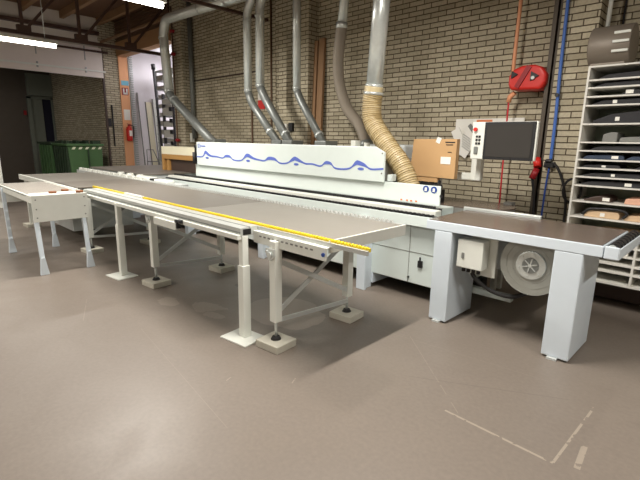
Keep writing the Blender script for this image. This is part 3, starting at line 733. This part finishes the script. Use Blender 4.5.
pb = thing('wall_poster', 'white notice sheet with an orange band behind the control panel', 'poster', (-2.45, 5.43, 1.6))
B(-2.88, -2.02, 5.435, 5.448, 1.45, 1.90).build('sheet', 'paper', pb)
B(-2.60, -2.40, 5.430, 5.436, 1.83, 1.885).build('orange_band', 'orange', pb)
l1 = thing('paper_leaflet', 'tilted paper leaflets with printing, left of the control panel', 'leaflet', (-2.75, 5.38, 1.6))
for cx, cz, a, sx, sz in ((-2.78, 1.62, -.5, .12, .34), (-2.68, 1.60, .55, .18, .34), (-2.66, 1.76, .5, .06, .22)):
    MB().obox((cx, 5.40-abs(a)*.02, cz), (sx, .006, sz), Matrix.Rotation(a, 3, 'Y')).build('leaflet_page', 'paper', l1)
m = MB()
for k in range(6): m.obox((-2.69, 5.382, 1.53+k*.03), (.13, .003, .008), Matrix.Rotation(.55, 3, 'Y'))
m.obox((-2.63, 5.380, 1.78), (.05, .003, .12), Matrix.Rotation(-.7, 3, 'Y')); m.build('leaflet_print', 'steelgrey', l1)

hr = thing('hose_reel', 'red air hose reel on the brick wall above the control panel', 'reel', (-1.93, 5.2, 2.3))
prof = [(-2.10, 2.18), (-1.78, 2.17), (-1.74, 2.24), (-1.74, 2.33), (-1.79, 2.40), (-1.87, 2.43), (-1.99, 2.43), (-2.08, 2.40), (-2.13, 2.33), (-2.13, 2.24)]
MB().prism(prof, 'y', 5.12, 5.36).build('reel_housing', 'red', hr, bev=.03, seg=3)
MB().cyl((-1.86, 5.10, 2.31), (-1.86, 5.125, 2.31), .055, 3).build('reel_opening', 'black', hr)
MB().cyl((-2.07, 5.10, 2.34), (-2.07, 5.125, 2.34), .045, 3).build('reel_opening', 'black', hr)
MB().cyl((-1.86, 5.09, 2.29), (-1.86, 5.115, 2.29), .018, 12).build('reel_axle', 'zinc', hr)
MB().obox((-1.97, 5.115, 2.31), (.05, .02, .24), Matrix.Rotation(.5, 3, 'Y')).build('reel_rib', 'red_dark', hr)
m = MB(); m.box(-1.84, -1.70, 5.3, 5.45, 2.16, 2.40); m.build('wall_bracket', 'black', hr)
MB().tube([(-2.08, 5.22, 2.16), (-2.13, 5.22, 2.12), (-2.14, 5.22, 2.06)], .028, 10).build('hose_outlet', 'orange_hose', hr)
tag(MB().tube([(-2.12, 5.22, 2.21), (-2.127, 5.22, 2.5), (-2.122, 5.22, 3.12), (-2.12, 5.22, CZ)], .020, 10).build('air_hose', 'orange_hose', org=(-2.1, 5.22, 2.2)), 'pale orange hose rising from the red reel to the roof', 'hose')
tag(MB().tube(spline([(-2.138, 5.22, 2.14), (-2.137, 5.22, 1.9), (-2.13, 5.22, 1.4), (-2.11, 5.21, .5), (-2.11, 5.21, .02)]), .010, 8).build('air_hose', 'red_hose', org=(-2.14, 5.22, 2.1)), 'thin red hose hanging from the reel behind the control panel', 'hose')
m = MB(); m.box(-1.765, -1.725, 5.20, 5.45, 0, CZ); m.box(-1.71, -1.667, 5.22, 5.45, 0, CZ)
tag(m.build('cable_channel', 'channel', org=(-1.72, 5.42, 0)), 'dark vertical cable channel in the wall corner beside the pillar', 'channel')
bh = thing('blue_air_hose', 'blue air hose hanging down the front of the right brick pillar', 'hose', (-1.72, 5.12, 1.4))
MB().tube(spline([(-1.62, 5.12, CZ), (-1.618, 5.12, 3.4), (-1.605, 5.12, 2.4), (-1.59, 5.12, 1.9), (-1.585, 5.12, 1.42)]), .017, 10).build('thick_hose', 'blue_hose', bh)
MB().tube(spline([(-1.59, 5.12, 1.36), (-1.602, 5.12, 1.1), (-1.606, 5.12, .6), (-1.606, 5.12, .02)]), .010, 8).build('thin_hose', 'blue_sign', bh)
MB().cyl((-1.60, 5.09, 2.10), (-1.60, 5.13, 2.10), .02, 10).build('hose_clip', 'black', bh)
m = MB(); m.box(-1.64, -1.54, 5.09, 5.149, 1.36, 1.42); m.cyl((-1.625, 5.09, 1.43), (-1.56, 5.09, 1.43), .02, 10); m.build('hose_coupling', 'black', bh, bev=.006)
tag(MB().tube(spline([(-1.55, 5.11, 1.41), (-1.50, 5.1, 1.36), (-1.44, 5.1, 1.24), (-1.40, 5.1, 1.10), (-1.37, 5.1, .88), (-1.37, 5.1, .02)]), .014, 8).build('black_hose', 'rubber', org=(-1.6, 5.1, 1.4)), 'black hose curving down from the coupling on the pillar', 'hose')
tag(MB().tube([(-1.33+.085*math.cos(a*PI/12), 5.08, 1.14+.12*math.sin(a*PI/12)) for a in range(25)], .012, 8, cap=False).build('cable_coil', 'rubber', org=(-1.33, 5.08, 1.14)), 'black coiled cable hanging beside the white shelf rack', 'cable')
rp = thing('power_plug', 'red industrial plug and socket on the wall right of the control panel', 'plug', (-1.74, 5.16, 1.35))
MB().tube([(-1.745, 5.17, 1.45), (-1.715, 5.14, 1.36)], .04, 14).build('socket_body', 'red', rp)
MB().tube([(-1.72, 5.14, 1.34), (-1.75, 5.11, 1.23)], .035, 14).build('plug_body', 'red_dark', rp)
MB().tube(spline([(-1.75, 5.11, 1.24), (-1.725, 5.13, 1.1), (-1.70, 5.15, .8), (-1.70, 5.16, .02)]), .014, 8).build('plug_cable', 'rubber', rp)

for x0, x1, y, z, mm, lb in ((-5.50, -5.375, 5.36, 3.17, 'plank', 'wide brown timber plank leaning beside the brick pillar'), (-5.36, -5.24, 5.38, 3.20, 'plank', 'narrow brown timber plank, right of the wide one')):
    MB_ = MB().prism([(y-.12, 0), (y-.07, 0), (y+.06, z), (y+.01, z)], 'x', x0, x1)
    tag(MB_.build('timber_plank', mm, org=(x0, y, 0), bev=.004), lb, 'plank', 'brown planks against the wall')
m = MB().cyl((-7.22, 5.43, 0), (-7.22, 5.43, 2.35), .018, 8).build('wall_pipe', 'rust', org=(-7.22, 5.43, 0)); tag(m, 'thin rust-brown vertical pipe on the wall, lower left of the red sign', 'pipe')
m = MB().cyl((-6.62, 5.43, 0), (-6.62, 5.43, CZ), .018, 8).build('wall_pipe', 'rust', org=(-6.62, 5.43, 0)); tag(m, 'thin rust-brown pipe rising full height behind the pair of slim ducts', 'pipe')
m = MB().cyl((-9.5, 5.43, 2.86), (-7.0, 5.43, 2.86), .014, 8).build('wall_conduit', 'dark_brown', org=(-8, 5.43, 2.86)); tag(m, 'thin dark horizontal conduit on the brick wall left of the ducts', 'conduit')
sg = thing('fire_sign', 'small red square sign on the brick wall between two ducts', 'sign', (-6.93, 5.43, 2.3))
B(-7.03, -6.83, 5.435, 5.449, 2.17, 2.33).build('sign_plate', 'red', sg); B(-7.03, -6.93, 5.434, 5.449, 2.335, 2.46).build('upper_plate', 'paper', sg)
sk = thing('wall_sockets', 'white and black socket strip on the wall behind the slim ducts', 'socket', (-5.9, 5.2, 1.8))
B(-6.22, -5.92, 5.19, 5.229, 1.77, 1.875).build('white_socket', 'paper', sk, bev=.004); B(-5.87, -5.77, 5.18, 5.229, 1.75, 1.89).build('black_socket', 'black', sk, bev=.004)
m = MB()
for x in (-6.17, -6.10, -6.0): m.cyl((x, 5.185, 1.80), (x, 5.195, 1.80), .013, 8)
m.build('socket_hole', 'black', sk)
dp = thing('drain_pipe', 'grey vertical downpipe in the corner beside the left brick pillar', 'pipe', (-9.35, 5.38, 0))
MB().cyl((-9.34, 5.38, 1.6), (-9.34, 5.38, CZ), .05, 12).build('pipe', 'zinc_dull', dp)
B(-9.48, -9.34, 5.31, 5.38, 1.52, 1.72).build('junction_box', 'cream', dp, bev=.004)
m = MB(); m.cyl((-9.70, 5.15, 0), (-9.70, 5.15, 4.4), .018, 8)
vp = thing('water_pipe', 'thin brown water pipe with red valves by the passage edge', 'pipe', (-9.70, 5.15, 0))
m.build('pipe', 'rust', vp)
for z in (3.9, 3.43, 1.56):
    m = MB(); m.cyl((-9.70, 5.12, z), (-9.70, 5.19, z), .038, 12); m.cyl((-9.78, 5.15, z), (-9.62, 5.15, z), .025, 8); m.build('valve', 'red_dark', vp)

# grey heater drum above the shelf, with its conduit
hd = thing('heater_drum', 'grey drum-shaped heater above the white shelf rack', 'heater', (-1.1, 5.1, 2.3))
MB().cyl((-1.345, 5.15, 2.52), (-1.0, 5.15, 2.52), .185, 40).build('drum_casing', 'drum', hd, bev=.012)
m = MB()
for k, (z, y) in enumerate(((2.61, 4.985), (2.53, 4.962), (2.45, 4.972))): m.box(-1.14, -1.01, y-.012, y+.02, z-.012, z+.012); m.build('louvre', 'cream', hd, bev=.004); m = MB()
B(-1.32, -1.04, 5.05, 5.3, 2.325, 2.38).build('drum_stand', 'drum', hd)
tag(MB().cyl((-1.26, 5.22, 2.64), (-1.26, 5.22, CZ), .020, 10).build('white_conduit', 'cream', org=(-1.2, 5.22, 2.7)), 'white vertical conduit running down to the grey heater drum', 'conduit')
tag(MB().cyl((-1.18, 5.43, 2.3), (-1.18, 5.43, CZ), .010, 8).build('thin_cable', 'rubber', org=(-1.12, 5.4, 2.6)), 'thin dark cable on the wall right of the white conduit', 'cable')

# ------------------------------------------------------------------ shelf rack
sr = thing('shelf_rack', 'tall white shelf rack with many narrow compartments, right edge', 'shelf', (-.6, 5.15, 0))
X0, X1, Y0, Y1 = -1.29, .15, 4.90, 5.42
for x in (X0, X1-.018): B(x, x+.018, Y0, Y1, .28, 2.325).build('side_panel', 'shelf', sr)
B(X0, X1, Y1-.008, Y1, .28, 2.32).build('back_panel', 'shelf_back', sr)
B(-.69, -.672, Y0+.002, Y1, .30, .78).build('divider', 'shelf', sr)
zs = [.28, .395, .475, .56, .65, .74, .895, 1.05, 1.205, 1.29, 1.375, 1.455, 1.54, 1.62, 1.79, 1.96, 2.04, 2.12, 2.19, 2.31]
for z in zs: B(X0+.018, X1-.018, Y0+.003, Y1-.008, z, z+(.014 if z > .5 else .020)).build('shelf_board', 'shelf', sr)
for x in (X0+.03, X1-.10):
    for y in (Y0+.05, Y1-.12): B(x, x+.06, y, y+.06, 0, .28).build('foot', 'dark_brown', sr)
B(X0+.05, X1-.05, Y1-.1, Y1-.06, .02, .28).build('plinth_board', 'dark_brown', sr)
def roll(x0, x1, z, h, mat, label, tags=(), depth=.30, taper=.1, group='dark tool rolls on the shelf rack', cat='tool roll', name='tool_roll', y0=None):
    y = (y0 or Y0+.05); zb = z+.0145
    o = thing(name, label, cat, ((x0+x1)/2, y, zb), group)
    L = x1-x0
    prof = [(x0, zb), (x1, zb), (x1, zb+h*.6), (x1-taper*L*.5, zb+h*.95), (x0+.55*L, zb+h), (x0+taper*L, zb+h*.75), (x0, zb+h*.25)]
    MB().prism(prof, 'y', y, y+depth).build('body', mat, o, bev=.006)
    for tx, ts in tags: B(tx, tx+ts, y-.004, y+.002, zb+h*.2, zb+h*.2+min(h*.6, .035)).build('label_tag', 'paper', o)
    return o
roll(-1.20, -.5, 2.19, .055, 'bag', 'flat black tool roll in the topmost compartment of the rack')
roll(-1.22, -.5, 2.12, .045, 'bag', 'flat black tool roll in the second compartment from the top')
roll(-1.00, -.5, 2.04, .055, 'bag', 'short black tool roll with a white tag, third compartment', [(-.97, .06)])
roll(-1.22, -.5, 1.96, .05, 'bag', 'black tool roll with a small white tag, fourth compartment', [(-1.06, .035)])
roll(-1.20, -.5, 1.79, .11, 'bag', 'big black tool bag with a white tag, fifth and tallest upper compartment', [(-1.02, .035)], taper=.2)
roll(-1.10, -.98, 1.62, .09, 'steelgrey', 'small grey box in the sixth compartment of the rack', group='grey items on the rack', cat='box', name='grey_box', taper=.02)
roll(-.96, -.5, 1.62, .055, 'steelgrey', 'long grey box beside the small one, sixth compartment', group='grey items on the rack', cat='box', name='grey_box', taper=.02)
roll(-1.18, -.5, 1.54, .05, 'bag', 'black tool roll below the two grey boxes on the rack')
roll(-1.24, -.90, 1.455, .045, 'bag_blue', 'dark blue tool roll with a white label, left side', [(-1.00, .055)])
roll(-.88, -.5, 1.455, .045, 'bag_blue', 'dark blue tool roll with white label, right of its neighbour', [(-.76, .03)])
roll(-1.24, -.92, 1.375, .03, 'bag', 'thin black tool roll with a white tag, under the blue ones', [(-1.07, .035)])
roll(-.80, -.5, 1.375, .03, 'bag', 'thin black tool roll cut by the right picture edge, under the blue ones', [(-.70, .03)])
roll(-1.22, -.5, 1.29, .04, 'bag', 'long thin black tool roll with one tag near its middle', [(-.98, .03)])
roll(-1.22, -.5, 1.205, .05, 'bag', 'long black tool roll with a bright white label, lowest of the black ones', [(-.86, .055)])
roll(-1.18, -.95, 1.05, .055, 'dark_brown', 'small brown parts box with a white sticker on the rack', [(-1.02, .06)], group='boxes on the rack', cat='box', name='parts_box', taper=.3)
roll(-.84, -.5, 1.05, .065, 'pink', 'peach coloured box on the shelf above the wooden blocks', group='boxes on the rack', cat='box', name='peach_box', taper=.02)
roll(-1.16, -.86, .895, .07, 'beige', 'pale wooden block under a black strap on the rack', [(-1.02, .04)], group='wooden blocks on the rack', cat='block', name='wooden_block', taper=.1)
roll(-.82, -.5, .895, .06, 'beige', 'pale wooden block at the right, beside the strapped one', group='wooden blocks on the rack', cat='block', name='wooden_block', taper=.05)
tag(MB().tube(spline([(-1.17, 4.94, .93), (-1.12, 4.94, .985), (-1.0, 4.94, 1.0), (-.85, 4.94, 1.0), (-.80, 4.94, .97), (-.83, 4.94, .93)]), .014, 8).build('black_strap', 'black', org=(-1, 4.94, .91)), 'black strap draped over the pale wooden block', 'strap')
roll(-1.05, -.72, .74, .04, 'beige', 'pale wood strip on the shelf just above the table edge', group='wooden blocks on the rack', cat='block', name='wooden_strip', taper=.02)
roll(-1.2, -.74, .56, .05, 'paper', 'white flat box in the lower left compartment of the rack', group='boxes on the rack', cat='box', name='white_box', taper=.02)

# ------------------------------------------------------------------ far left: container, passage, bright room
wb = thing('waste_container', 'green wheeled waste container with white hazard stripes', 'container', (-13, 4.1, 0), 'green waste containers')
MB().prism([(3.72, .12), (4.46, .12), (4.50, 1.36), (3.66, 1.36)], 'x', -13.8, -12.6).build('container_body', 'green', wb, bev=.02)
m = MB(); m.box(-13.85, -12.56, 3.62, 4.53, 1.36, 1.42); m.build('rim', 'green', wb, bev=.01)
m = MB()
for k in range(6): 
    x = -13.7+k*.2; m.box(x, x+.07, 3.62, 3.70, .2, 1.34)
m.build('side_rib', 'green_dark', wb)
m = MB()
for k in range(5):
    y = 3.74+k*.16; m.prism([(y, 1.28), (y+.07, 1.28), (y+.11, 1.34), (y+.04, 1.34)], 'x', -12.61, -12.588)
m.build('hazard_stripe', 'hazard', wb)
B(-12.61, -12.57, 4.12, 4.15, .2, 1.28).build('front_rib', 'green_dark', wb)
m = MB()
for y in (3.8, 4.15, 4.4): m.box(-13.7, -13.4, y-.04, y+.04, 1.42, 1.50)
m.cyl((-13.8, 3.7, 1.46), (-13.8, 4.5, 1.46), .02, 8); m.box(-12.9, -12.7, 4.30, 4.5, 1.42, 1.50); m.box(-12.9, -12.7, 3.66, 3.74, 1.42, 1.5)
m.build('lid_fitting', 'green_dark', wb)
for x in (-13.6, -12.8):
    for y in (3.85, 4.33): MB().cyl((x, y-.03, .08), (x, y+.03, .08), .08, 16).build('wheel', 'rubber', wb)
wb2 = thing('waste_container', 'darker green ribbed waste container directly behind the striped one', 'container', (-14.4, 4.1, 0), 'green waste containers')
MB().prism([(3.72, .12), (4.46, .12), (4.50, 1.38), (3.66, 1.38)], 'x', -15.2, -14.0).build('container_body', 'green_dark', wb2, bev=.02)
MB().box(-15.25, -13.95, 3.62, 4.53, 1.38, 1.44).build('rim', 'green_dark', wb2)
for k in range(5): B(-15.1+k*.25, -15.0+k*.25, 3.62, 3.70, .2, 1.36).build('side_rib', 'green', wb2)
for x in (-15.0, -14.2):
    for y in (3.85, 4.33): MB().cyl((x, y-.03, .08), (x, y+.03, .08), .08, 16).build('wheel', 'rubber', wb2)
m = MB().box(-13.49, -13.44, 5.03, 5.12, 1.9, 2.12); m.cyl((-13.47, 5.17, 1.35), (-13.47, 5.17, 2.5), .022, 8)
tag(m.build('wall_switch', 'black', org=(-13.46, 5.1, 1.9), bev=.004), 'black switch box with a vertical rod on the brick pier', 'switch')
fe = thing('fire_extinguisher', 'red fire extinguisher hanging on the orange panel', 'extinguisher', (-13.38, 5.56, 1.5))
MB().tube([(-13.36, 5.57, 1.50), (-13.36, 5.57, 1.53), (-13.36, 5.57, 1.84), (-13.36, 5.57, 1.90), (-13.36, 5.57, 1.93)], .08, 20, radii=[.07, .085, .085, .05, .028]).build('cylinder_body', 'red', fe)
m = MB(); m.box(-13.38, -13.30, 5.545, 5.60, 1.93, 1.97); m.bar((-13.30, 5.5, 1.99), (-13.36, 5.66, 1.96), .02, .015); m.build('valve_head', 'red_dark', fe)
m = MB(); m.tube(spline([(-13.33, 5.60, 1.95), (-13.30, 5.68, 1.9), (-13.32, 5.67, 1.6)]), .013, 8); m.build('discharge_hose', 'black', fe)
m = MB(); m.box(-13.285, -13.27, 5.54, 5.62, 1.64, 1.80); m.build('instruction_label', 'paper', fe)
B(-13.47, -13.44, 5.54, 5.60, 1.55, 1.9).build('wall_hook', 'black', fe)
tag(B(-13.47, -13.462, 5.49, 5.70, 3.07, 3.20).build('blue_sign', 'sign_blue', org=(-13.47, 5.6, 3.1)), 'small light blue sign high on the orange panel', 'sign')
bs = thing('u_sign', 'small white notice with a dark U shape on the orange panel', 'sign', (-13.46, 5.57, 2.9))
B(-13.47, -13.462, 5.49, 5.67, 2.80, 3.0).build('notice', 'red_dark', bs)
m = MB(); m.box(-13.463, -13.457, 5.52, 5.56, 2.84, 2.98); m.box(-13.463, -13.457, 5.61, 5.65, 2.84, 2.98); m.box(-13.463, -13.457, 5.52, 5.65, 2.82, 2.87); m.build('notice_symbol', 'paper', bs)
tag(B(-13.47, -13.462, 5.50, 5.68, 2.10, 2.40).build('notice_sheet', 'paper', org=(-13.47, 5.6, 2.1)), 'white paper notice above the fire extinguisher', 'notice')
# boards leaning on the bright wall
for y0, y1, z, mm, lb in ((5.92, 6.12, 2.9, 'room_white', 'white board leaning on the bright wall, left of the cream one'), (6.15, 6.34, 2.65, 'cream_board', 'cream board leaning on the bright wall between white boards'), (6.37, 6.50, 2.75, 'cream', 'narrow dark-edged board leaning nearest the white shelves')):
    m = MB().prism([(-13.2, 0), (-13.17, 0), (-13.45, z), (-13.48, z)], 'y', y0, y1)
    b_ = m.build('leaning_board', mm, org=(-13.3, y0, 0), bev=.003); tag(b_, lb, 'board', 'boards leaning in the bright room')
    MB().prism([(-13.165, .02), (-13.15, .02), (-13.43, z), (-13.445, z)], 'y', y0-.012, y0+.012).build('board_edge', 'steelgrey', b_)
hg = MB(); hg.tube([(-13.12, 5.95, 0), (-13.12, 5.95, 1.25), (-13.12, 6.15, 1.25), (-13.08, 6.28, .9), (-13.02, 6.22, 0)], .014, 8)
hg.tube([(-13.12, 5.95, .9), (-13.08, 6.28, .9)], .012, 8)
tag(hg.build('hand_truck', 'steelgrey', org=(-12.9, 6.1, 0)), 'grey tubular steel trolley frame before the white boards', 'trolley')
ws_ = thing('material_rack', 'tall white rack stacked with white material in the bright room', 'rack', (-12.4, 6.5, 0))
for x in (-12.95, -11.85): 
    for y in (6.25, 6.8): B(x, x+.05, y, y+.05, 0, 3.6).build('rack_upright', 'grey_paint', ws_)
for k in range(13):
    z = .45+k*.25; B(-12.95, -11.8, 6.23, 6.85, z, z+.03).build('rack_shelf', 'grey_paint', ws_)
for k in range(12):
    z = .48+k*.25; o = tag(B(-12.88+.08*random.random(), -11.95-.2*random.random(), 6.28, 6.78, z, z+.08+.05*random.random()).build('material_stack', 'paper_tint', org=(-12.4, 6.5, z)), 'white sheet stack in the bright room rack, ' + ('lowest one', 'second lowest', 'third from the floor', 'fourth from the floor', 'fifth from the floor', 'sixth from the floor', 'sixth from the top', 'fifth from the top', 'fourth from the top', 'third from the top', 'second from the top', 'topmost one')[k], 'stack', 'white stacks on the rack')
tr = thing('black_pole', 'tall black pole leaning before the white rack, knob at its top', 'pole', (-12.2, 6.0, 0))
MB().cyl((-12.10, 6.0, 0), (-12.47, 6.0, 3.53), .036, 10).build('shaft', 'black', tr)
MB().cyl((-12.462, 6.0, 3.46), (-12.475, 6.0, 3.60), .055, 12).build('knob', 'black', tr)
ru = thing('black_cart', 'black upright cart frame with white trays beside the passage edge', 'cart', (-11.3, 5.9, 0))
for x in (-11.72, -11.16): B(x, x+.06, 5.82, 5.88, 0, 2.75).build('cart_upright', 'black', ru)
for k in range(8):
    z = .45+k*.29; B(-11.66, -11.16, 5.80, 6.1, z, z+(.13 if k % 2 else .2)).build('white_tray', 'paper_tint', ru, bev=.004)
    B(-11.24, -11.10, 5.76, 5.80, z+.1, z+.2).build('tray_clip', 'black', ru)
# things in the dark room
tag(B(-18.4, -18.33, 4.07, 4.15, 2.3, 2.45).build('red_alarm_box', 'red_dark', org=(-18.4, 4.1, 2.3)), 'tiny red box on the wall of the dark room', 'box')

# ------------------------------------------------------------------ lights
def area(name, loc, rot, sx, sy, power, color=(1, .93, .84)):
    l = bpy.data.lights.new(name, 'AREA'); l.shape = 'RECTANGLE'; l.size = sx; l.size_y = sy; l.energy = power; l.color = color
    o = bpy.data.objects.new(name, l); o.location = loc; o.rotation_euler = rot; col.objects.link(o)
    return o
W_ = (1.0, .955, .885)
for x, y, L, p in ((-9.78, 1.83, 1.9, 85), (-5.9, 2.3, 1.4, 205), (-5.9, -2.2, 1.4, 230), (-2.0, 2.3, 1.4, 185), (-2.0, -2.2, 1.4, 60), (1.6, 2.3, 1.4, 150), (1.6, -2.2, 1.4, 40), (-9.78, -2.2, 1.4, 110)):
    z = 3.26 if (x < -9 and y > 0) else 3.30
    area('tube_lamp', (x, y, z-.055), (0, 0, 0), .06, L, p, W_)
area('room_lamp', (-11.6, 7.2, 3.9), (0, 0, 0), 1.6, 2.0, 190, (1, .97, 1.0))
area('store_fill', (-16.5, 1.5, 3.9), (0, 0, 0), 1.0, 1.0, 45, W_)  # added fill without a fitting, lightens the walls of the dark room
wd = bpy.data.worlds.new('World'); scn.world = wd; wd.use_nodes = True
wd.node_tree.nodes['Background'].inputs[0].default_value = (1, .95, .88, 1); wd.node_tree.nodes['Background'].inputs[1].default_value = .05

# ------------------------------------------------------------------ camera
cam_d = bpy.data.cameras.new('Camera'); cam = bpy.data.objects.new('Camera', cam_d); col.objects.link(cam)
cam_d.sensor_width = 36; cam_d.lens = 440/640*36; cam_d.clip_end = 100; cam_d.clip_start = .05
R = Matrix(((0.712801, -0.165833, 0.681480), (0.701173, 0.145623, -0.697962), (0.016506, 0.975343, 0.220077)))
cam.matrix_world = Matrix.Translation((0, 0, 1.6)) @ R.to_4x4()
scn.camera = cam
scn.view_settings.view_transform = 'Standard'; scn.view_settings.look = 'None'
scn.view_settings.gamma = 1; scn.view_settings.use_curve_mapping = False
scn.view_settings.exposure = -0.5
